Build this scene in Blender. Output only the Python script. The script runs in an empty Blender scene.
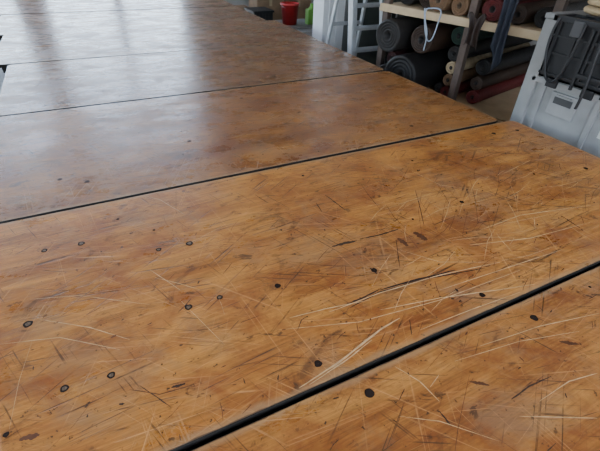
import bpy, bmesh, math, random
from mathutils import Vector, Matrix
random.seed(7)
C = bpy.context.scene.collection
TZ = 0.78          # table top height
H = 0.96           # eye height above the table tops

# ---------------------------------------------------------------- helpers
def new_mat(name, col, rough=0.6, metal=0.0, noise=0.15, nscale=8, bump=0.0, spec=0.5):
    m = bpy.data.materials.new(name); m.use_nodes = True
    nt = m.node_tree; b = nt.nodes['Principled BSDF']
    tc = nt.nodes.new('ShaderNodeTexCoord')
    n = nt.nodes.new('ShaderNodeTexNoise'); n.inputs['Scale'].default_value = nscale
    n.inputs['Detail'].default_value = 6
    nt.links.new(tc.outputs['Object'], n.inputs['Vector'])
    r = nt.nodes.new('ShaderNodeValToRGB')
    r.color_ramp.elements[0].position = 0.3; r.color_ramp.elements[1].position = 0.7
    r.color_ramp.elements[0].color = tuple(c*(1-noise) for c in col)+(1,)
    r.color_ramp.elements[1].color = tuple(min(1, c*(1+noise)) for c in col)+(1,)
    nt.links.new(n.outputs['Fac'], r.inputs['Fac'])
    nt.links.new(r.outputs['Color'], b.inputs['Base Color'])
    b.inputs['Roughness'].default_value = rough
    b.inputs['Metallic'].default_value = metal
    b.inputs['Specular IOR Level'].default_value = spec
    if bump:
        bp = nt.nodes.new('ShaderNodeBump'); bp.inputs['Strength'].default_value = bump
        bp.inputs['Distance'].default_value = 0.01
        n2 = nt.nodes.new('ShaderNodeTexNoise'); n2.inputs['Scale'].default_value = nscale*6
        nt.links.new(tc.outputs['Object'], n2.inputs['Vector'])
        nt.links.new(n2.outputs['Fac'], bp.inputs['Height'])
        nt.links.new(bp.outputs['Normal'], b.inputs['Normal'])
    return m

def mesh_obj(name, bm, mats, parent=None, loc=(0, 0, 0), smooth=False):
    me = bpy.data.meshes.new(name); bm.normal_update(); bm.to_mesh(me); bm.free()
    if not isinstance(mats, (list, tuple)): mats = [mats]
    for m in mats: me.materials.append(m)
    if smooth:
        for p in me.polygons: p.use_smooth = True
    o = bpy.data.objects.new(name, me); C.objects.link(o); o.location = loc
    if parent: o.parent = parent
    return o

def empty(name, loc=(0, 0, 0)):
    e = bpy.data.objects.new(name, None); C.objects.link(e); e.location = loc
    e.empty_display_size = 0.1
    return e

def add_box(bm, lo, hi, mat=0, bevel=0.0, M=None):
    vs = []
    for z in (lo[2], hi[2]):
        for x, y in ((lo[0], lo[1]), (hi[0], lo[1]), (hi[0], hi[1]), (lo[0], hi[1])):
            vs.append(bm.verts.new((x, y, z)))
    fs = [(0, 3, 2, 1), (4, 5, 6, 7), (0, 1, 5, 4), (1, 2, 6, 5), (2, 3, 7, 6), (3, 0, 4, 7)]
    faces = [bm.faces.new([vs[i] for i in f]) for f in fs]
    for f in faces: f.material_index = mat
    if bevel:
        es = list({e for f in faces for e in f.edges})
        r = bmesh.ops.bevel(bm, geom=es, offset=bevel, segments=2, affect='EDGES', profile=0.7, material=mat)
        vs = list({v for f in r['faces'] for v in f.verts} | {v for v in vs if v.is_valid})
    if M is not None:
        for v in vs: v.co = M @ v.co
    return vs

def frame_from(p, q):
    p, q = Vector(p), Vector(q); z = (q-p).normalized()
    a = Vector((0, 0, 1)) if abs(z.z) < 0.9 else Vector((1, 0, 0))
    x = a.cross(z).normalized(); y = z.cross(x)
    return p, x, y, z, (q-p).length

def add_lathe(bm, p, q, prof, seg=28, mats=None, wob=0.0):
    o, x, y, z, L = frame_from(p, q)
    rings = []
    for s, r in prof:
        ring = []
        for i in range(seg):
            a = 2*math.pi*i/seg
            rr = r*(1+wob*math.sin(3*a+1.3)+wob*0.6*math.sin(5*a))
            ring.append(bm.verts.new(o+z*s+(x*math.cos(a)+y*math.sin(a))*rr))
        rings.append(ring)
    for k in range(len(rings)-1):
        for i in range(seg):
            j = (i+1) % seg
            f = bm.faces.new((rings[k][i], rings[k][j], rings[k+1][j], rings[k+1][i]))
            f.smooth = True
            if mats: f.material_index = mats[k]
    return rings

def curve_obj(name, pts, r, mat, parent=None):
    cu = bpy.data.curves.new(name, 'CURVE'); cu.dimensions = '3D'
    sp = cu.splines.new('NURBS'); sp.points.add(len(pts)-1)
    for i, p in enumerate(pts): sp.points[i].co = (*p, 1)
    sp.use_endpoint_u = True; sp.order_u = 4
    cu.bevel_depth = r; cu.bevel_resolution = 3
    cu.materials.append(mat)
    o = bpy.data.objects.new(name, cu); C.objects.link(o)
    if parent: o.parent = parent
    return o

# ---------------------------------------------------------------- wood
def wood_mat(name, seed, light, mid, dark, rough=0.3, hx=1.43, hy=0.6):
    m = bpy.data.materials.new(name); m.use_nodes = True
    nt = m.node_tree; N = nt.nodes; L = nt.links; b = N['Principled BSDF']
    tc = N.new('ShaderNodeTexCoord')
    def mapping(scale, rot=0, off=0):
        mp = N.new('ShaderNodeMapping'); mp.inputs['Rotation'].default_value = (0, 0, rot)
        mp.inputs['Location'].default_value = (seed*3.7+off, seed*1.9+off, seed*0.77)
        L.new(tc.outputs['Object'], mp.inputs['Vector'])
        m2 = N.new('ShaderNodeMapping'); m2.inputs['Scale'].default_value = scale
        L.new(mp.outputs[0], m2.inputs['Vector'])
        return m2.outputs[0]
    def noise(vec, scale=1.0, detail=6, rough_=0.55, dist=0.0):
        n = N.new('ShaderNodeTexNoise'); n.inputs['Scale'].default_value = scale
        n.inputs['Detail'].default_value = detail; n.inputs['Roughness'].default_value = rough_
        n.inputs['Distortion'].default_value = dist
        L.new(vec, n.inputs['Vector']); return n.outputs['Fac']
    def ramp(fac, stops):
        r = N.new('ShaderNodeValToRGB'); e = r.color_ramp.elements
        while len(e) < len(stops): e.new(0.5)
        for i, (p, c) in enumerate(stops):
            e[i].position = p
            e[i].color = (c, c, c, 1) if isinstance(c, (int, float)) else tuple(c)+(1,)
        L.new(fac, r.inputs['Fac']); return r.outputs['Color']
    def mix(fac, a, bb, mode='MIX'):
        x = N.new('ShaderNodeMix'); x.data_type = 'RGBA'; x.blend_type = mode
        if isinstance(fac, float): x.inputs[0].default_value = fac
        else: L.new(fac, x.inputs[0])
        if isinstance(a, tuple): x.inputs[6].default_value = a+(1,)
        else: L.new(a, x.inputs[6])
        if isinstance(bb, tuple): x.inputs[7].default_value = bb+(1,)
        else: L.new(bb, x.inputs[7])
        return x.outputs[2]
    def math_(op, a, bb=None, clamp=False):
        x = N.new('ShaderNodeMath'); x.operation = op; x.use_clamp = clamp
        for i, v in enumerate((a, bb)):
            if v is None: continue
            if isinstance(v, (int, float)): x.inputs[i].default_value = v
            else: L.new(v, x.inputs[i])
        return x.outputs[0]
    g1 = noise(mapping((1.1, 9, 1)), 1.0, 10, 0.65, 0.5)
    col = ramp(g1, [(0.32, dark), (0.46, mid), (0.62, light)])
    wv = N.new('ShaderNodeTexWave'); wv.bands_direction = 'Y'
    wv.inputs['Scale'].default_value = 5.0; wv.inputs['Distortion'].default_value = 8
    wv.inputs['Detail'].default_value = 4; wv.inputs['Detail Scale'].default_value = 1.2
    L.new(mapping((0.3, 1.3, 1), 0.02), wv.inputs['Vector'])
    col = mix(0.16, col, ramp(wv.outputs['Fac'], [(0.0, 0.45), (0.6, 1.0)]), 'MULTIPLY')
    fib = noise(mapping((7, 170, 1)), 1.0, 5, 0.75)
    col = mix(0.85, col, ramp(fib, [(0.35, 0.5), (0.6, 1.0)]), 'MULTIPLY')
    # reddish-brown stains, mottled
    st = noise(mapping((1.6, 2.4, 1), 0.3), 2.4, 10, 0.70, 0.6)
    col = mix(ramp(st, [(0.47, 0.0), (0.62, 0.75)]), col, (dark[0]*0.95, dark[1]*0.78, dark[2]*0.75))
    st2 = noise(mapping((1, 1.6, 1), -0.4, 5), 2.0, 9, 0.68, 0.4)
    col = mix(ramp(st2, [(0.50, 0.0), (0.68, 0.5)]), col, (light[0]*1.1, light[1]*1.1, light[2]*1.0))
    # grey-brown worn haze
    st3 = noise(mapping((1.0, 1.3, 1), 0.7, 13), 3.1, 10, 0.76, 0.3)
    col = mix(ramp(st3, [(0.51, 0.0), (0.64, 0.36)]), col, (0.25, 0.175, 0.105))
    st4 = noise(mapping((1.0, 1.5, 1), -0.2, 23), 5.5, 8, 0.72, 0.9)
    col = mix(ramp(st4, [(0.56, 0.0), (0.65, 0.65)]), col, (0.085, 0.035, 0.014))
    # grime specks
    sp = noise(mapping((1, 1, 1), 0, 9), 48, 4, 0.65)
    mk = noise(mapping((1, 1, 1), 0, 3), 2.6, 3, 0.6)
    spm = math_('MULTIPLY', ramp(sp, [(0.63, 0.0), (0.68, 1.0)]), ramp(mk, [(0.40, 0.2), (0.56, 1.0)]))
    col = mix(spm, col, (0.035, 0.016, 0.009))
    sp2 = noise(mapping((0.6, 1, 1), 0.1, 19), 17, 5, 0.7, 0.8)
    col = mix(math_('MULTIPLY', ramp(sp2, [(0.62, 0.0), (0.67, 1.0)]), 0.75), col, (0.05, 0.022, 0.011))
    scr = None
    for i, (rot, off, fr) in enumerate(((0.35, 1, 170), (-0.25, 4, 210), (0.9, 7, 170), (-1.1, 11, 190), (0.08, 15, 170), (0.55, 31, 240), (1.45, 35, 190))):
        s = noise(mapping((1.3, fr, 1), rot, off), 1.0, 2, 0.4, 0.12)
        s = ramp(s, [(0.655, 0.0), (0.72, 1.0)])
        k = noise(mapping((1.6, 2.1, 1), rot, off*2), 2.0, 4, 0.65)
        s = math_('MULTIPLY', s, ramp(k, [(0.49, 0.0), (0.60, 1.0)]))
        scr = s if scr is None else math_('MAXIMUM', scr, s)
    col = mix(math_('MULTIPLY', scr, 0.42), col, (min(1, light[0]*1.25), light[1]*1.4, light[2]*2.2))
    dscr = None
    for i, (rot, off) in enumerate(((0.2, 21), (-0.6, 24), (1.2, 27), (0.5, 41), (-0.1, 45))):
        s = noise(mapping((3.0, 150, 1), rot, off), 1.0, 2, 0.4, 0.1)
        s = ramp(s, [(0.65, 0.0), (0.70, 1.0)])
        k = noise(mapping((2, 2.1, 1), rot, off*2), 2.2, 4, 0.65)
        s = math_('MULTIPLY', s, ramp(k, [(0.49, 0.0), (0.58, 1.0)]))
        dscr = s if dscr is None else math_('MAXIMUM', dscr, s)
    col = mix(math_('MULTIPLY', dscr, 0.75), col, (0.045, 0.02, 0.01))
    # edge wear
    sx = N.new('ShaderNodeSeparateXYZ'); L.new(tc.outputs['Object'], sx.inputs[0])
    dx = math_('SUBTRACT', hx, math_('ABSOLUTE', sx.outputs[0]))
    dy = math_('SUBTRACT', hy, math_('ABSOLUTE', sx.outputs[1]))
    d = math_('MINIMUM', dx, dy)
    en = noise(mapping((9, 9, 1), 0, 2), 1.0, 5, 0.7)
    e = math_('SUBTRACT', math_('MULTIPLY', en, 0.045), d)
    e = math_('MULTIPLY', e, 70, True)
    col = mix(math_('MULTIPLY', e, 0.55), col, (0.38, 0.24, 0.12))
    e2 = math_('MULTIPLY', math_('SUBTRACT', math_('MULTIPLY', en, 0.011), d), 400, True)
    col = mix(math_('MULTIPLY', e2, 0.85), col, (0.05, 0.03, 0.02))
    L.new(col, b.inputs['Base Color'])
    rn = noise(mapping((1.5, 3, 1), 0.1, 6), 2.2, 9, 0.72, 0.3)
    rr = N.new('ShaderNodeMapRange'); L.new(rn, rr.inputs[0])
    rr.inputs[1].default_value = 0.35; rr.inputs[2].default_value = 0.65
    rr.inputs[3].default_value = rough-0.10; rr.inputs[4].default_value = rough+0.14
    L.new(math_('ADD', rr.outputs[0], math_('MULTIPLY', scr, 0.2)), b.inputs['Roughness'])
    b.inputs['Specular IOR Level'].default_value = 0.5
    hgt = math_('SUBTRACT', math_('ADD', math_('MULTIPLY', fib, 0.35), math_('MULTIPLY', g1, 0.6)),
                math_('ADD', math_('MULTIPLY', scr, 0.4), math_('MULTIPLY', dscr, 0.6)))
    bp = N.new('ShaderNodeBump'); bp.inputs['Strength'].default_value = 0.4
    bp.inputs['Distance'].default_value = 0.002
    L.new(hgt, bp.inputs['Height']); L.new(bp.outputs['Normal'], b.inputs['Normal'])
    return m

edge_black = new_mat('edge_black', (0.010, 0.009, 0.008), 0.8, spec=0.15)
steel_dark = new_mat('steel_dark', (0.012, 0.012, 0.012), 0.8, 0.0, spec=0.1)
bolt_mat = new_mat('bolt_dull', (0.14, 0.10, 0.065), 0.5, 0.3, 0.5, 120)
hole_mat = new_mat('bolt_recess', (0.018, 0.010, 0.007), 0.7, spec=0.2)
scratch_dark = new_mat('scratch_dark', (0.04, 0.019, 0.011), 0.55, 0, 0.3, 40)
scratch_brown = new_mat('scratch_brown', (0.11, 0.040, 0.016), 0.5, 0, 0.3, 40)
scratch_light = new_mat('scratch_light', (0.58, 0.38, 0.19), 0.5, 0, 0.3, 40)

seams = [-0.70, 0.495, 1.645, 2.87, 4.08, 5.30, 6.52, 7.74, 8.95]
xr = [2.36, 2.40, 2.31, 2.295, 2.30, 2.20, 2.20, 2.20]
xl = [-0.62, -0.60, -0.575, -0.575, -0.69, -0.80, -0.90, -1.0]
dzs = [-0.006, 0.0, 0.002, 0.004, 0.004, 0.0, 0.003, 0.0]
yaw = [0.0, -0.002, 0.001, 0.003, -0.002, 0.002, 0, 0]
tabs = []
for i in range(8):
    y0, y1 = seams[i]+0.006, seams[i+1]-0.006
    cx, cy = (xl[i]+xr[i])/2, (y0+y1)/2; hx, hy = (xr[i]-xl[i])/2, (y1-y0)/2
    T = empty('work_table', (cx, cy, 0)); T.rotation_euler[2] = yaw[i]
    zt = TZ+dzs[i]
    if i == 0: L_, M_, D_ = (0.53, 0.232, 0.054), (0.40, 0.152, 0.033), (0.21, 0.070, 0.016)
    elif i == 1: L_, M_, D_ = (0.60, 0.262, 0.058), (0.46, 0.178, 0.036), (0.25, 0.082, 0.019)
    elif i == 2: L_, M_, D_ = (0.44, 0.195, 0.056), (0.32, 0.124, 0.034), (0.17, 0.061, 0.019)
    else: L_, M_, D_ = (0.36, 0.17, 0.060), (0.25, 0.105, 0.036), (0.14, 0.054, 0.021)
    wm = wood_mat('varnished_plywood_%d' % i, i+1, L_, M_, D_, 0.35 if i < 2 else (0.28 if i == 2 else 0.25), hx, hy)
    bm = bmesh.new()
    R = 0.05; pts = []
    for sx_, sy_, a0 in ((1, 1, 0), (-1, 1, 90), (-1, -1, 180), (1, -1, 270)):
        for k in range(9):
            a = math.radians(a0+k*90/8)
            pts.append((sx_*(hx-R)+R*math.cos(a), sy_*(hy-R)+R*math.sin(a)))
    th = 0.024
    prof = [(-th, -0.001), (-0.002, 0.0), (0, -0.002)]
    rings = []
    for z, ins in prof:
        ring = []
        for (x, y) in pts:
            ring.append(bm.verts.new((x*(1+ins/hx), y*(1+ins/hy), z)))
        rings.append(ring)
    n = len(pts)
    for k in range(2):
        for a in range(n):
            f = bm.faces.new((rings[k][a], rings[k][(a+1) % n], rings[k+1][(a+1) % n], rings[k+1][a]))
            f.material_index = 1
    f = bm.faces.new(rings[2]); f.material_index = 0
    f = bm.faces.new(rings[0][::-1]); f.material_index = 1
    top = mesh_obj('tabletop', bm, [wm, edge_black], T, (0, 0, zt))
    bm = bmesh.new()
    zb = zt-th
    for s in (-1, 1):
        add_box(bm, (-hx+0.06, s*(hy-0.05)-0.02, zb-0.05), (hx-0.06, s*(hy-0.05)+0.02, zb))
        add_box(bm, (s*(hx-0.08)-0.02, -hy+0.07, zb-0.05), (s*(hx-0.08)+0.02, hy-0.07, zb))
        for t in (-1, 1):
            add_box(bm, (s*(hx-0.15)-0.02, t*(hy-0.05)-0.02, 0), (s*(hx-0.15)+0.02, t*(hy-0.05)+0.02, zb-0.04))
        add_box(bm, (s*(hx-0.15)-0.015, -hy+0.06, 0.2), (s*(hx-0.15)+0.015, hy-0.06, 0.23))
    add_box(bm, (-hx+0.15, -0.015, 0.2), (hx-0.15, 0.015, 0.23))
    if i < 7: add_box(bm, (-hx+0.03, hy-0.03, zb-0.025), (hx-0.03, hy+0.034, zb-0.008))  # added strip under the joint so the gap stays dark over the lit floor
    mesh_obj('steel_frame', bm, steel_dark, T)
    tabs.append((T, cx, cy, hx, hy, zt))

# marks picked in image pixels, projected -> table plane coordinates (metres)
d1 = (0.8948, -0.2409, 0.3756); d2 = (-0.4454, -0.5417, 0.7123); nn = (0.0319, -0.8047, -0.592)
def tp(px, py):
    r = (px-300, py-225.5, 403)
    a = sum(p*q for p, q in zip(r, d1)); b_ = sum(p*q for p, q in zip(r, d2)); c = sum(p*q for p, q in zip(r, nn))
    t = -H/c
    return (t*a, t*b_)
bolts = [(-0.34, 1.04), (-0.14, 0.76), (-0.25, 0.77), (-0.3, 1.39), (-0.18, 1.38), (0.1, 0.91), (0.2, 0.91), (0.07, 1.23), (0.18, 1.22),
         (0.37, 0.56), (0.45, 0.43), (0.99, 0.56), (1.07, 0.42), (0.39, 0.88), (0.73, 0.81), (-0.13, 1.85), (-0.24, 1.92),
         (1.35, 1.02), (1.9, 0.62), (2.28, 1.5), (2.1, 1.52), (2.2, 1.0), (1.6, 2.5), (0.4, 2.1), (0.9, 2.65), (1.7, 1.8)]
S = [
    ([(325, 195), (336, 203), (345, 210)], 6, 0), ([(316, 203), (322, 212)], 4, 0),
    ([(396, 238), (398, 255), (400, 268)], 3, 0), ([(415, 190), (420, 208), (424, 226)], 3, 0),
    ([(332, 247), (345, 243), (357, 241)], 14, 0), ([(360, 239), (380, 235), (398, 229)], 8, 0),
    ([(414, 232), (420, 236), (427, 240)], 28, 1), ([(398, 238), (403, 242), (408, 246)], 22, 1),
    ([(370, 268), (374, 271), (377, 274)], 10, 0), ([(298, 330), (302, 320), (308, 316)], 3, 0),
    ([(350, 308), (380, 292), (430, 278), (485, 268)], 6, 0), ([(380, 290), (420, 279), (455, 270)], 9, 0),
    ([(345, 305), (365, 297), (382, 288)], 6, 0), ([(410, 320), (412, 335)], 3, 0),
    ([(512, 398), (530, 385), (552, 375)], 5, 0), ([(440, 410), (452, 425)], 5, 0),
    ([(300, 388), (340, 362), (380, 330), (400, 318)], 8, 2), ([(310, 385), (350, 358), (372, 340)], 5, 2),
    ([(330, 312), (380, 293), (440, 275), (500, 262)], 6, 2), ([(290, 318), (330, 308), (370, 300)], 5, 2),
    ([(380, 310), (440, 298), (510, 288), (560, 280)], 5, 2), ([(470, 180), (475, 200), (478, 225)], 2, 0),
    ([(440, 290), (500, 270), (560, 250)], 5, 2), ([(140, 386), (155, 396), (172, 408)], 3, 0),
    ([(172, 388), (179, 386), (186, 384)], 8, 0), ([(20, 440), (30, 438), (40, 436)], 14, 1), ([(395, 365), (420, 380), (440, 400)], 4, 2),
    ([(520, 415), (560, 416), (598, 417)], 4, 2), ([(180, 300), (200, 320), (225, 345)], 2, 2),
    ([(40, 320), (90, 328), (130, 340)], 4, 2), ([(150, 270), (180, 290)], 4, 2),
    ([(500, 190), (520, 200), (545, 205)], 3, 0), ([(525, 170), (560, 178)], 4, 0), ([(560, 215), (580, 228)], 5, 0),
    ([(120, 190), (160, 200), (185, 215)], 3, 2), ([(255, 195), (268, 203)], 4, 0), ([(205, 130), (240, 120)], 3, 0),
    ([(420, 330), (470, 310), (520, 292)], 4, 2), ([(250, 400), (300, 395), (350, 385)], 3, 2),
    ([(280, 330), (360, 322), (440, 300), (520, 270)], 4, 2), ([(400, 250), (440, 262), (500, 262)], 3, 2),
    ([(480, 230), (520, 215), (590, 205)], 5, 2), ([(470, 245), (530, 238), (590, 222)], 5, 2),
    ([(500, 175), (530, 160), (560, 158)], 4, 2), ([(410, 170), (440, 185), (480, 190)], 3, 2),
    ([(0, 345), (60, 338), (120, 350)], 4, 2), ([(30, 300), (80, 296), (150, 305)], 3, 2),
    ([(195, 385), (160, 395), (130, 390)], 4, 1), ([(155, 278), (180, 284), (200, 290)], 3, 2),
    ([(480, 345), (540, 325), (600, 312)], 4, 2), ([(455, 360), (520, 340), (580, 330)], 3, 2), ([(540, 400), (570, 380), (598, 372)], 4, 2),
    ([(400, 415), (440, 420), (500, 440)], 3, 2), ([(560, 340), (570, 342), (580, 343)], 14, 1), ([(470, 380), (480, 382), (490, 384)], 10, 1),
]
marks = [([tp(*p) for p in s[0]], s[1]*0.001*(0.7 if s[2] == 2 else 1), s[2]) for s in S]
rnd = random.Random(3)
def rmark(x, y, lmin, lmax, kinds, wmax=0.003):
    a = rnd.choice((0.2, 0.45, -0.3, 1.4, 0.9, 0.05, 0.6))+rnd.uniform(-0.25, 0.25); l = rnd.uniform(lmin, lmax)
    bend = rnd.uniform(-0.06, 0.06)*l
    marks.append(([(x, y), (x+l*math.cos(a)*0.5-bend*math.sin(a), y+l*math.sin(a)*0.5+bend*math.cos(a)), (x+l*math.cos(a), y+l*math.sin(a))],
                  rnd.uniform(0.0008, wmax), rnd.choice(kinds)))
for _ in range(240): rmark(rnd.uniform(-0.5, 2.3), rnd.uniform(-0.2, 4.0), 0.012, 0.07, (0, 0, 1, 1), 0.0035)
for _ in range(90): rmark(rnd.uniform(-0.5, 2.3), rnd.uniform(-0.2, 3.0), 0.08, 0.40, (2, 1, 1, 0), 0.0014)
for _ in range(110): rmark(rnd.gauss(1.35, 0.4), rnd.gauss(0.85, 0.22), 0.03, 0.30, (2, 2, 0, 1), 0.0022)
for _ in range(340): rmark(rnd.uniform(-0.5, 2.3), rnd.uniform(-0.1, 2.8), 0.005, 0.018, (0, 1, 1), 0.008)
for _ in range(120): rmark(rnd.uniform(-0.5, 2.2), rnd.uniform(2.0, 6.5), 0.03, 0.25, (0, 1, 1, 2), 0.005)
bys = {i: bmesh.new() for i in range(8)}
def table_of(x, y):
    for i, (T, cx, cy, hx, hy, zt) in enumerate(tabs):
        if abs(x-cx) < hx-0.01 and abs(y-cy) < hy-0.012: return i
    return None
for mi, (pts, w, kind) in enumerate(marks):
    i = table_of(*pts[len(pts)//2])
    if i is None: continue
    T, cx, cy, hx, hy, zt = tabs[i]
    P = []
    for k in range(len(pts)-1):
        for s in range(6):
            P.append(Vector(pts[k]).lerp(Vector(pts[k+1]), s/6))
    P.append(Vector(pts[-1]))
    P = [p for p in P if table_of(*p) == i]
    if len(P) < 3: continue
    bm = bys[i]; prev = None; zz = zt+0.0003+0.0000012*(mi % 400)
    for k, p in enumerate(P):
        d = (P[min(k+1, len(P)-1)]-P[max(k-1, 0)]).normalized(); nrm = Vector((-d.y, d.x))
        ww = w*0.5*(0.15+0.85*math.sin(math.pi*(k+0.3)/(len(P)-0.4))**0.6)*rnd.uniform(0.6, 1.2)
        c = p+nrm*rnd.uniform(-0.12, 0.12)*w
        a_ = bm.verts.new((c.x+nrm.x*ww-cx, c.y+nrm.y*ww-cy, zz)); b_ = bm.verts.new((c.x-nrm.x*ww-cx, c.y-nrm.y*ww-cy, zz))
        if prev:
            f = bm.faces.new((prev[0], prev[1], b_, a_)); f.material_index = kind
        prev = (a_, b_)
for i, bm in bys.items():
    if len(bm.faces): mesh_obj('scratch_marks', bm, [scratch_dark, scratch_brown, scratch_light], tabs[i][0])
    else: bm.free()
small = [(rnd.uniform(-0.5, 2.3), rnd.uniform(-0.1, 3.4), rnd.uniform(0.25, 0.55)) for _ in range(48)]
for bi, (x, y, k) in enumerate([(x, y, rnd.uniform(0.72, 1.0)) for x, y in bolts]+small):
    i = table_of(x, y)
    if i is None: continue
    T, cx, cy, hx, hy, zt = tabs[i]
    bm = bmesh.new()
    add_lathe(bm, (0, 0, 0), (0, 0, 1), [(0.0008, 0.0135*k), (0.0011, 0.0125*k), (0.0009, 0.0090*k), (0.0010, 0.0075*k), (0.0010, 0.0003)],
              20, [0, 0, 0, 1 if bi < 9 else 0], rnd.uniform(0.02, 0.08))
    mesh_obj('bolt', bm, [hole_mat, bolt_mat], T, (x-cx, y-cy, zt)).rotation_euler[2] = rnd.uniform(0, 6)

# ---------------------------------------------------------------- shell
conc = new_mat('concrete', (0.30, 0.30, 0.29), 0.75, 0, 0.2, 2.5, 0.3)
paint = new_mat('painted_wall', (0.38, 0.375, 0.36), 0.8, 0, 0.08, 3)
ceil_m = new_mat('ceiling_sheet', (0.26, 0.235, 0.21), 0.8, 0, 0.08, 3)
asph = new_mat('yard', (0.42, 0.43, 0.44), 0.9, 0, 0.15, 3)
trimm = new_mat('door_trim', (0.12, 0.14, 0.16), 0.5)
XL, XR, YN, YF, ZC = -5.0, 4.9, -4.5, 10.2, 5.0
def boxobj(name, lo, hi, mat, bevel=0):
    bm = bmesh.new(); add_box(bm, lo, hi, 0, bevel); return mesh_obj(name, bm, mat)
boxobj('floor', (XL-0.15, YN-0.15, -0.1), (XR+0.15, YF+0.15, 0), conc)
boxobj('yard_ground', (-30, -30, -0.3), (30, 40, -0.11), asph)
boxobj('ceiling', (XL-0.15, YN-0.15, ZC), (XR+0.15, YF+0.15, ZC+0.1), ceil_m)
boxobj('wall_right', (XR, YN, 0), (XR+0.15, YF, ZC), paint)
def wall_with_holes(name, axis, pos, a0, a1, holes, mat):
    bm = bmesh.new()
    def bx(a, b, z0, z1):
        if b-a < 1e-4 or z1-z0 < 1e-4: return
        if axis == 'Y': add_box(bm, (a, pos, z0), (b, pos+0.15, z1))
        else: add_box(bm, (pos, a, z0), (pos+0.15, b, z1))
    cur = a0
    for a, b, z0, z1 in sorted(holes):
        bx(cur, a, 0, ZC); bx(a, b, 0, z0); bx(a, b, z1, ZC); cur = b
    bx(cur, a1, 0, ZC)
    return mesh_obj(name, bm, mat)
wall_with_holes('wall_back', 'Y', YF, XL, XR, [(-4.0, -0.9, 0, 4.5), (-0.5, 2.3, 0, 4.5)], paint)
wall_with_holes('wall_front', 'Y', YN-0.15, XL, XR, [(-4.2, 4.2, 0, 4.4)], paint)  # wide unseen opening added behind the camera to let in light
wall_with_holes('wall_left', 'X', XL-0.15, YN, YF, [(-3.5, 1.5, 0.9, 3.4), (4.0, 8.5, 0.9, 3.4)], paint)  # unseen openings added for soft general light from the left
for k, (a, b, z0, z1) in enumerate([(-3.5, 1.5, 0.9, 3.4), (4.0, 8.5, 0.9, 3.4)]):  # glazing bars of the added left-wall light openings
    bm = bmesh.new(); n = 5
    for j in range(n+1):
        y = a+(b-a)*j/n; add_box(bm, (XL-0.1, max(a, y-0.025), z0), (XL-0.05, min(b, y+0.025), z1))
    for z in (z0+0.025, (z0+z1)/2, z1-0.025):
        add_box(bm, (XL-0.1, a, z-0.025), (XL-0.05, b, z+0.025))
    mesh_obj('fill_window_%d' % (k+1), bm, trimm)
for k, (a, b) in enumerate(((-4.0, -0.9), (-0.5, 2.3))):  # door frames with mullion and rails, outside the far openings
    bm = bmesh.new()
    add_box(bm, (a, YF+0.16, 0), (a+0.07, YF+0.24, 4.5)); add_box(bm, (b-0.07, YF+0.16, 0), (b, YF+0.24, 4.5))
    add_box(bm, (a, YF+0.16, 4.43), (b, YF+0.24, 4.5))
    m_ = (a+b)/2; add_box(bm, (m_-0.08, YF+0.17, 0), (m_+0.08, YF+0.22, 4.43))
    for z in (0.85, 2.1, 3.3): add_box(bm, (a+0.07, YF+0.17, z), (b-0.07, YF+0.22, z+0.18))
    mesh_obj('door_frame_%d' % (k+1), bm, trimm)

# ---------------------------------------------------------------- white column
white = new_mat('white_paint', (0.66, 0.68, 0.70), 0.5, 0, 0.05, 4)
bm = bmesh.new()
add_box(bm, (2.84, 4.98, 0), (3.16, 5.25, ZC), 0, 0.006)
add_box(bm, (2.92, 4.965, 0.02), (2.94, 4.98, ZC-0.05)); add_box(bm, (3.04, 4.965, 0.02), (3.06, 4.98, ZC-0.05))
add_box(bm, (2.82, 4.96, 0), (3.18, 5.27, 0.12), 0, 0.004)
mesh_obj('support_column', bm, white)

# ---------------------------------------------------------------- step ladder
alu = new_mat('aluminium', (0.42, 0.44, 0.46), 0.45, 0.4, 0.12, 12)
blackp = new_mat('black_plastic', (0.012, 0.012, 0.013), 0.5, 0, 0.2, 10, spec=0.3)
LD = empty('step_ladder', (2.93, 3.96, 0))
bm = bmesh.new()
hL = 1.75
for s in (-1, 1):
    p0 = Vector((s*0.24, 0, 0.02)); p1 = Vector((s*0.185, 0.33, hL)); d = (p1-p0).normalized(); L = (p1-p0).length
    q = Matrix.Translation(p0) @ Matrix(((1, 0, d.x, 0), (0, 1, d.y, 0), (0, 0, d.z, 0), (0, 0, 0, 1)))
    add_box(bm, (-0.014, -0.045, 0), (0.014, 0.045, L), 0, 0.002, q)
    add_box(bm, (-0.042 if s > 0 else -0.004, -0.048, 0), (0.004 if s > 0 else 0.042, -0.040, L), 0, 0, q)
    p0 = Vector((s*0.25, 0.78, 0.02)); p1 = Vector((s*0.17, 0.40, hL-0.05)); d = (p1-p0).normalized()
    q = Matrix.Translation(p0) @ Matrix(((1, 0, d.x, 0), (0, 1, d.y, 0), (0, 0, d.z, 0), (0, 0, 0, 1)))
    add_box(bm, (-0.014, -0.024, 0), (0.014, 0.024, (p1-p0).length), 0, 0.002, q)
    add_box(bm, (s*0.24-0.02, -0.05, 0), (s*0.24+0.02, 0.05, 0.035), 1, 0.004)
    add_box(bm, (s*0.25-0.02, 0.75, 0), (s*0.25+0.02, 0.81, 0.035), 1, 0.004)
for k in range(1, 8):
    z = k*0.22; t = z/hL; y = 0.33*t; w = 0.24-0.055*t
    add_box(bm, (-w, y-0.055, z-0.03), (w, y+0.055, z), 0, 0.004)
    for r in range(4): add_box(bm, (-w+0.01, y-0.042+r*0.024, z), (w-0.01, y-0.032+r*0.024, z+0.003))
for k in (1, 3, 5):
    z = k*0.28; t = z/hL; w = 0.25-0.08*t; y = 0.78-0.38*t
    add_box(bm, (-w, y-0.01, z-0.02), (w, y+0.01, z+0.02))
add_box(bm, (-0.2, 0.27, hL-0.02), (0.2, 0.46, hL+0.03), 1, 0.01)
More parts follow.
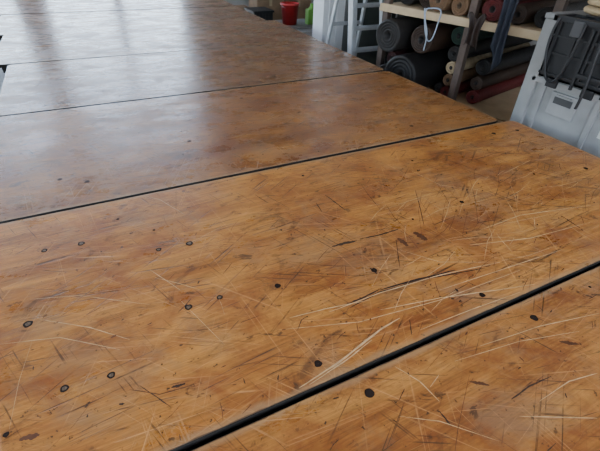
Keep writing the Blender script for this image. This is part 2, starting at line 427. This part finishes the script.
mesh_obj('frame', bm, [alu, blackp], LD)

# ---------------------------------------------------------------- rack
brown = new_mat('brown_steel', (0.075, 0.05, 0.038), 0.6, 0.1, 0.2, 20)
cream = new_mat('cream_wood', (0.44, 0.33, 0.20), 0.65, 0, 0.12, 9)
PV = Vector((2.82, 2.58, 0)); RA = math.radians(14)
RK = empty('storage_rack', PV); RK.rotation_euler[2] = RA
RO = empty('fabric_rolls', PV); RO.rotation_euler[2] = RA
bm = bmesh.new()
YE = 0.86
YS = (-0.62, 0.0, YE); X0, X1 = 0.03, 1.62
for y in YS:
    for x in (X0, X1):
        add_box(bm, (x-0.03, y-0.03, 0), (x+0.03, y+0.03, 2.1), 0, 0.004)
        add_box(bm, (x-0.06, y-0.06, 0), (x+0.06, y+0.06, 0.012), 0)
    for z in (0.12, 0.50, 1.19, 1.75): add_box(bm, (X0, y-0.02, z-0.04), (X1, y+0.02, z), 0)
for z in (0.12, 0.50, 1.19, 1.75):
    for x in (X0-0.05, X1+0.03):
        add_box(bm, (x-0.018, -0.66, z-0.040), (x+0.018, YE+0.04, z+0.022), 1, 0.004)
    add_box(bm, (X0, -0.64, z), (X1, YE+0.02, z+0.018), 1)
mesh_obj('frame', bm, [brown, cream], RK)

def fabric(name, col, r=0.75): return new_mat(name, col, r, 0, 0.18, 30, 0.3, 0.25)
fb = {k: fabric('fabric_'+k, c, rr) for k, c, rr in (
    ('black', (0.008, 0.007, 0.007), 0.5), ('charcoal', (0.016, 0.014, 0.013), 0.5), ('green', (0.012, 0.026, 0.018), 0.7),
    ('cream', (0.34, 0.26, 0.16), 0.7), ('tan', (0.13, 0.075, 0.04), 0.7), ('red', (0.075, 0.009, 0.009), 0.6),
    ('grey', (0.12, 0.115, 0.11), 0.6), ('maroon', (0.032, 0.009, 0.009), 0.6), ('brown', (0.030, 0.017, 0.011), 0.55), ('card', (0.08, 0.055, 0.035), 0.8))}
def roll(y, z, r, key, x0=0.1, x1=1.55, dy=0.0, inner='charcoal'):
    bm = bmesh.new()
    p = (x0, y, z); q = (x1, y+dy, z); L = (Vector(q)-Vector(p)).length
    prof = [(0.25, r*0.22), (0.0, r*0.22), (0.0, r*0.30)]; mats = [1, 1]
    k = 0; rr = r*0.30; step = max(0.008, r*0.085)
    while rr+step < r*0.97:
        prof += [(0.006 if k % 2 else -0.002, rr+step*0.2), (0.004 if k % 2 else -0.004, rr+step*0.8)]
        mats += [0, 0]; rr += step; k += 1
    prof += [(0.004, r*0.985), (0.012, r), (L*0.5, r*1.0), (L-0.01, r), (L, r*0.97), (L, 0.002)]
    mats += [0]*6
    add_lathe(bm, p, q, prof, 36, mats[:len(prof)-1], 0.012)
    return mesh_obj('fabric_roll', bm, [fb[key], fb[inner]], RO)
roll(0.72, 1.32, 0.11, 'charcoal'); roll(0.50, 1.30, 0.09, 'brown'); roll(0.31, 1.305, 0.09, 'tan', -0.02, inner='card')
roll(0.12, 1.285, 0.075, 'tan', 0.0, inner='card'); roll(-0.16, 1.295, 0.085, 'red', 0.0); roll(-0.34, 1.28, 0.07, 'brown', 0.05); roll(-0.51, 1.278, 0.07, 'charcoal')
roll(0.2, 1.44, 0.075, 'cream', 0.05); roll(-0.25, 1.425, 0.075, 'maroon', 0.05)
roll(0.73, 0.613, 0.095, 'charcoal', -0.04)
roll(0.44, 0.693, 0.175, 'black', -0.20, 1.45, 0.0, 'charcoal')
roll(0.70, 0.975, 0.14, 'charcoal', -0.12)
roll(0.38, 0.99, 0.115, 'brown', -0.05)
roll(0.70, 0.765, 0.06, 'maroon', 0.0)
for z, r, k in ((0.572, 0.052, 'red'), (0.680, 0.054, 'tan'), (0.788, 0.052, 'cream'), (0.908, 0.066, 'charcoal'), (1.050, 0.072, 'green')):
    roll(0.12, z, r, k, 0.1)
for yy, z, r, k in ((0.23, 0.57, 0.05, 'charcoal'), (-0.12, 0.58, 0.06, 'red'), (-0.12, 0.70, 0.058, 'brown')): roll(yy, z, r, k, 0.16)
roll(-0.12, 0.83, 0.068, 'black', 0.2)
for y, r, k in ((0.65, 0.14, 'charcoal'), (0.3, 0.14, 'black'), (-0.15, 0.12, 'grey'), (-0.42, 0.12, 'charcoal')):
    roll(y, 0.14+r, r, k)

strap = new_mat('pale_strap', (0.28, 0.33, 0.40), 0.7)
st = curve_obj('hanging_strap', [(-0.06, 0.40, 1.235), (-0.06, 0.38, 1.15), (-0.075, 0.33, 1.03), (-0.07, 0.29, 0.98), (-0.07, 0.25, 1.03), (-0.07, 0.24, 1.14), (-0.05, 0.23, 1.235), (-0.04, 0.28, 1.25), (-0.05, 0.35, 1.24), (-0.06, 0.40, 1.235), (-0.07, 0.36, 1.12), (-0.08, 0.30, 1.05), (-0.09, 0.31, 0.92)], 0.006, strap)
st.location = PV; st.rotation_euler[2] = RA
def hanging(name, mat, yc, wid, ztop, drop, ph):
    bm = bmesh.new(); nu, nv = 20, 16; g = []
    for i in range(nu+1):
        row = []
        for j in range(nv+1):
            u, v = i/nu, j/nv
            w = wid*(1-0.35*math.sin(v*math.pi*0.8))
            y = yc+(u-0.5)*w; x = -0.085-0.02*math.sin(u*14+v*2+ph)*min(1, v*3)-0.015*v
            z = ztop-v*drop*(1+0.12*math.sin(u*5+ph))+0.02*math.sin(u*9)
            row.append(bm.verts.new((x, y, z)))
        g.append(row)
    for i in range(nu):
        for j in range(nv): bm.faces.new((g[i][j], g[i+1][j], g[i+1][j+1], g[i][j+1]))
    o = mesh_obj(name, bm, mat, None, PV, smooth=True); o.rotation_euler[2] = RA
    sm = o.modifiers.new('th', 'SOLIDIFY'); sm.thickness = 0.006
hanging('hanging_cloth', fabric('slate_cloth', (0.026, 0.030, 0.042)), -0.33, 0.15, 1.60, 0.62, 0)
hanging('hanging_hide', fabric('dark_leather', (0.026, 0.016, 0.012), 0.5), -0.10, 0.15, 1.25, 0.22, 1.7)

# ---------------------------------------------------------------- bulk bin
binm = new_mat('grey_bin_plastic', (0.235, 0.235, 0.232), 0.55, 0, 0.16, 6)
slotm = new_mat('slot_dark', (0.04, 0.04, 0.042), 0.6)
label = new_mat('paper_label', (0.5, 0.5, 0.47), 0.6)
BX0, BX1, BY0, BY1, BZ = 2.58, 3.3, 0.75, 1.78, 1.38
B = empty('bulk_storage_bin', (0, 0, 0))
bm = bmesh.new()
t = 0.04
add_box(bm, (BX0+0.02, BY0+0.02, 0.12), (BX0+t+0.02, BY1-0.02, BZ-0.02)); add_box(bm, (BX1-t-0.02, BY0+0.02, 0.12), (BX1-0.02, BY1-0.02, BZ-0.02))
add_box(bm, (BX0+0.02, BY0+0.02, 0.12), (BX1-0.02, BY0+t+0.02, BZ-0.02)); add_box(bm, (BX0+0.02, BY1-t-0.02, 0.12), (BX1-0.02, BY1-0.02, BZ-0.02))
add_box(bm, (BX0+0.02, BY0+0.02, 0.12), (BX1-0.02, BY1-0.02, 0.17))
add_box(bm, (BX0-0.005, BY0-0.005, BZ-0.03), (BX1+0.005, BY1+0.005, BZ), 0, 0.008)
for x in (BX0, BX1-0.09):
    for y in (BY0, BY1-0.09): add_box(bm, (x, y, 0), (x+0.09, y+0.09, BZ-0.03), 0, 0.012)
for z in (0.12, 0.62, 0.99): add_box(bm, (BX0, BY0+0.05, z), (BX0+0.03, BY1-0.05, z+0.035), 0, 0.006)
for z in (0.12, 0.62, 1.02): add_box(bm, (BX0+0.05, BY1-0.03, z), (BX1-0.05, BY1, z+0.05), 0, 0.006)
for y in (1.05, 1.27, 1.63): add_box(bm, (BX0+0.005, y-0.015, 0.16), (BX0+0.03, y+0.015, 1.0), 0, 0.004)
add_box(bm, (BX0+0.002, 1.38, 0.83), (BX0+0.03, 1.56, 0.97), 0, 0.006)
add_box(bm, (BX0-0.001, 1.41, 0.905), (BX0+0.004, 1.53, 0.945), 1)
add_box(bm, (BX0-0.012, 1.42, 0.95), (BX0+0.003, 1.52, 0.96), 0, 0.002)
add_box(bm, (BX0+0.012, 1.14, 0.80), (BX0+0.022, 1.20, 0.86), 2)
for k in range(5): add_box(bm, (BX0+0.016, 1.075+k*0.035, 0.90), (BX0+0.0205, 1.09+k*0.035, 0.97), 1)
for y in (BY0+0.3, BY0+0.75): add_box(bm, (BX0+0.1, y-0.05, 0), (BX1-0.1, y+0.05, 0.12))
mesh_obj('shell', bm, [binm, slotm, label], B)

# black crate hung on the bin face, with latches, handles and dangling straps
K = empty('black_plastic_crate', (0, 0, 0))
bm = bmesh.new()
kx0, kx1, ky0, ky1, kz0, kz1 = 2.44, 2.572, 0.98, 1.60, 1.07, 1.40
add_box(bm, (kx0, ky0, kz0), (kx1, ky1, kz0+0.012), 0)
add_box(bm, (kx0, ky0, kz0), (kx0+0.01, ky1, kz1), 0); add_box(bm, (kx1-0.01, ky0, kz0), (kx1, ky1, kz1), 0)
add_box(bm, (kx0, ky0, kz0), (kx1, ky0+0.01, kz1), 0); add_box(bm, (kx0, ky1-0.01, kz0), (kx1, ky1, kz1), 0)
add_box(bm, (kx0-0.02, ky0-0.02, kz1-0.03), (kx0+0.008, ky1+0.02, kz1), 0, 0.005)
add_box(bm, (kx1-0.012, ky0-0.02, kz1-0.03), (kx1, ky1+0.02, kz1), 0, 0.002)
add_box(bm, (kx0-0.02, ky1-0.01, kz1-0.03), (kx1, ky1+0.02, kz1), 0, 0.005); add_box(bm, (kx0-0.02, ky0-0.02, kz1-0.03), (kx1, ky0+0.01, kz1), 0, 0.005)
for y in (1.02, 1.13, 1.24, 1.35, 1.46, 1.57): add_box(bm, (kx0-0.014, y-0.008, kz0+0.02), (kx0, y+0.008, kz1-0.03), 0, 0.003)
for z in (kz0+0.02, kz0+0.13, kz0+0.22): add_box(bm, (kx0-0.012, ky0, z), (kx0, ky1, z+0.014), 0, 0.003)
for y in (1.10, 1.46): add_box(bm, (kx0-0.028, y-0.03, kz1-0.09), (kx0-0.012, y+0.03, kz1-0.01), 1, 0.006)
for y in (1.19, 1.37): add_box(bm, (kx0-0.024, y-0.008, kz0-0.02), (kx0-0.010, y+0.008, kz1-0.04), 0, 0.003)
add_box(bm, (kx0-0.03, 1.19, kz0+0.05), (kx0-0.012, 1.37, kz0+0.075), 0, 0.006)
for y in (1.08, 1.5): add_box(bm, (kx1-0.012, y-0.03, kz1-0.01), (kx1+0.03, y+0.03, kz1+0.004), 0, 0.002)
for y in (1.28, 1.50): add_box(bm, (kx0-0.004, y-0.035, kz0-0.045), (kx0+0.012, y+0.035, kz0+0.004), 0, 0.006)
mesh_obj('body', bm, [blackp, slotm], K)
curve_obj('strap_loop', [(kx0-0.02, 1.58, kz1-0.01), (kx0-0.04, 1.60, kz1-0.10), (kx0-0.035, 1.56, kz0+0.05), (kx0-0.03, 1.50, kz0-0.04), (kx0-0.035, 1.43, kz0+0.03), (kx0-0.03, 1.42, kz1-0.02)], 0.007, blackp, K)
curve_obj('strap_end', [(kx0-0.02, 1.30, kz1-0.01), (kx0-0.045, 1.31, kz1-0.12), (kx0-0.035, 1.27, kz0+0.02), (kx0-0.03, 1.29, kz0-0.10)], 0.008, blackp, K)

# folded canvas on the bin
canvas = fabric('beige_canvas', (0.42, 0.31, 0.18))
bm = bmesh.new()
zb = BZ+0.006
for k in range(6):
    cx_, cy_ = 2.91+rnd.uniform(-0.03, 0.03), 1.42+rnd.uniform(-0.03, 0.03)
    a, b2, hh = 0.26-0.013*k, 0.29-0.012*k, 0.05
    ns, nr = 48, 8; rings = []
    for j in range(nr+1):
        ph = -math.pi/2+math.pi*j/nr
        ring = []
        for i in range(ns):
            th_ = 2*math.pi*i/ns
            rr = (abs(math.cos(th_))**5+abs(math.sin(th_))**5)**(-0.2)
            rr *= (0.80+0.2*math.cos(ph)) if 0 < j < nr else 0.35
            wv = 1+0.03*math.sin(th_*7+k*2)+0.02*math.sin(th_*11+k)
            ring.append(bm.verts.new((cx_+a*rr*wv*math.cos(th_), cy_+b2*rr*wv*math.sin(th_),
                        zb+k*0.045+hh/2*(1+math.sin(ph))*(1+0.12*math.sin(th_*4+k)))))
        rings.append(ring)
    for j in range(nr):
        for i in range(ns): bm.faces.new((rings[j][i], rings[j][(i+1) % ns], rings[j+1][(i+1) % ns], rings[j+1][i]))
    bm.faces.new(rings[0][::-1]); bm.faces.new(rings[-1])
mesh_obj('folded_canvas', bm, canvas, smooth=True)

# ---------------------------------------------------------------- low bench and far clutter
BN = empty('low_bench', (0, 0, 0))
bm = bmesh.new()
add_box(bm, (2.45, 7.0, 0.30), (4.3, 7.75, 0.34), 0, 0.006)
for x in (2.5, 4.22):
    for y in (7.04, 7.68): add_box(bm, (x, y, 0), (x+0.04, y+0.04, 0.30), 1)
add_box(bm, (2.54, 7.05, 0.24), (4.22, 7.08, 0.30), 1)
mesh_obj('bench_frame', bm, [new_mat('grey_board', (0.2, 0.2, 0.2), 0.6), white], BN)
red = new_mat('red_plastic', (0.42, 0.02, 0.02), 0.4)
green = new_mat('green_plastic', (0.14, 0.36, 0.05), 0.4)
def bucket(x, y, z, r, h, m, name):
    E = empty(name, (x, y, z)); bm = bmesh.new()
    add_lathe(bm, (0, 0, 0), (0, 0, 1), [(0, 0.002), (0, r*0.78), (h*0.9, r*0.97), (h*0.9, r*1.05), (h, r*1.05), (h, r*0.95), (0.01, r*0.74), (0.01, 0.002)], 28)
    mesh_obj('body', bm, m, E)
    pts = [(r*1.05*math.cos(t_), -r*1.05*math.sin(t_)*0.75, h*0.92-0.06*math.sin(t_)) for t_ in [math.pi*k/10 for k in range(11)]]
    curve_obj('handle', pts, 0.004, alu, E)
bucket(3.47, 7.3, 0.342, 0.16, 0.34, red, 'red_bucket')
def jug(x, y, z, w, h, m, name):
    E = empty(name, (x, y, z)); bm = bmesh.new()
    add_box(bm, (-w/2, -w*0.35, 0), (w/2, w*0.35, h*0.75), 0, 0.02)
    add_lathe(bm, (0, 0, h*0.74), (0, 0, 1), [(0, w*0.38), (h*0.1, w*0.22), (h*0.14, w*0.16), (h*0.26, w*0.16), (h*0.26, 0.001)], 20)
    mesh_obj('body', bm, m, E)
jug(3.86, 7.2, 0.342, 0.19, 0.33, green, 'green_jerry_can')
bm = bmesh.new()
add_box(bm, (2.75, 7.2, 0.342), (3.10, 7.6, 0.56), 0, 0.01); add_box(bm, (2.73, 7.18, 0.56), (3.12, 7.62, 0.59), 0, 0.006)
for k in range(5): add_box(bm, (2.78+k*0.06, 7.19, 0.36), (2.80+k*0.06, 7.205, 0.54), 0)
mesh_obj('black_tool_box', bm, blackp)
cabm = new_mat('dark_cabinet_paint', (0.045, 0.055, 0.05), 0.5)
bm = bmesh.new()
add_box(bm, (3.25, 4.95, 0.06), (4.6, 5.5, 1.5), 0, 0.008); add_box(bm, (3.28, 4.98, 0), (4.57, 5.47, 0.06), 0)
for k in range(2):
    add_box(bm, (3.28+k*0.66, 4.935, 0.1), (3.92+k*0.65, 4.95, 1.46), 0, 0.004)
    add_box(bm, (3.86+k*0.10, 4.915, 0.7), (3.875+k*0.10, 4.935, 0.85), 1, 0.002)
mesh_obj('metal_cabinet', bm, [cabm, alu])
carton = new_mat('carton_board', (0.22, 0.14, 0.08), 0.8)
tape = new_mat('carton_tape', (0.35, 0.27, 0.16), 0.4)
for (x, y, z, a, b2, h2) in ((2.75, 8.6, 0, 0.5, 0.45, 0.42), (3.4, 8.7, 0, 0.6, 0.5, 0.55), (3.42, 8.72, 0.552, 0.5, 0.42, 0.35), (4.1, 8.8, 0, 0.6, 0.5, 0.5)):
    bm = bmesh.new()
    add_box(bm, (x, y, z), (x+a, y+b2, z+h2), 0, 0.005); add_box(bm, (x+a/2-0.03, y-0.001, z+h2-0.12), (x+a/2+0.03, y+b2, z+h2+0.001), 1)
    add_box(bm, (x+0.004, y+0.004, z+h2), (x+a/2-0.002, y+b2-0.004, z+h2+0.003), 0); add_box(bm, (x+a/2+0.002, y+0.004, z+h2), (x+a-0.004, y+b2-0.004, z+h2+0.003), 0)
    mesh_obj('cardboard_box', bm, [carton, tape])

# ---------------------------------------------------------------- light
w = bpy.data.worlds.new('sky'); bpy.context.scene.world = w; w.use_nodes = True
nt = w.node_tree; bg = nt.nodes['Background']
sky = nt.nodes.new('ShaderNodeTexSky'); sky.sky_type = 'NISHITA'; sky.sun_disc = False
sky.sun_elevation = math.radians(50); sky.sun_rotation = math.radians(120); sky.air_density = 1.0; sky.dust_density = 3.0
hs = nt.nodes.new('ShaderNodeHueSaturation'); hs.inputs['Saturation'].default_value = 0.75
nt.links.new(sky.outputs[0], hs.inputs['Color'])
nt.links.new(hs.outputs[0], bg.inputs[0]); bg.inputs[1].default_value = 2.35
sun = bpy.data.lights.new('sun', 'SUN'); sun.energy = 14; sun.angle = math.radians(1); sun.color = (1, 0.90, 0.76)
so = bpy.data.objects.new('sun', sun); C.objects.link(so); so.rotation_euler = (math.radians(12), math.radians(8), 0)

# ---------------------------------------------------------------- camera
cam = bpy.data.cameras.new('camera'); co = bpy.data.objects.new('camera', cam); C.objects.link(co)
right = Vector((0.8948, -0.4454, 0.0319)); up = Vector((0.2409, 0.5417, 0.8047)); back = Vector((-0.3756, -0.7123, 0.592))
M = Matrix((right, up, back)).transposed().to_4x4(); M.translation = (0, 0, TZ+H)
co.matrix_world = M
cam.sensor_width = 36; cam.sensor_fit = 'HORIZONTAL'; cam.lens = 403/600*36; cam.clip_start = 0.02
bpy.context.scene.camera = co
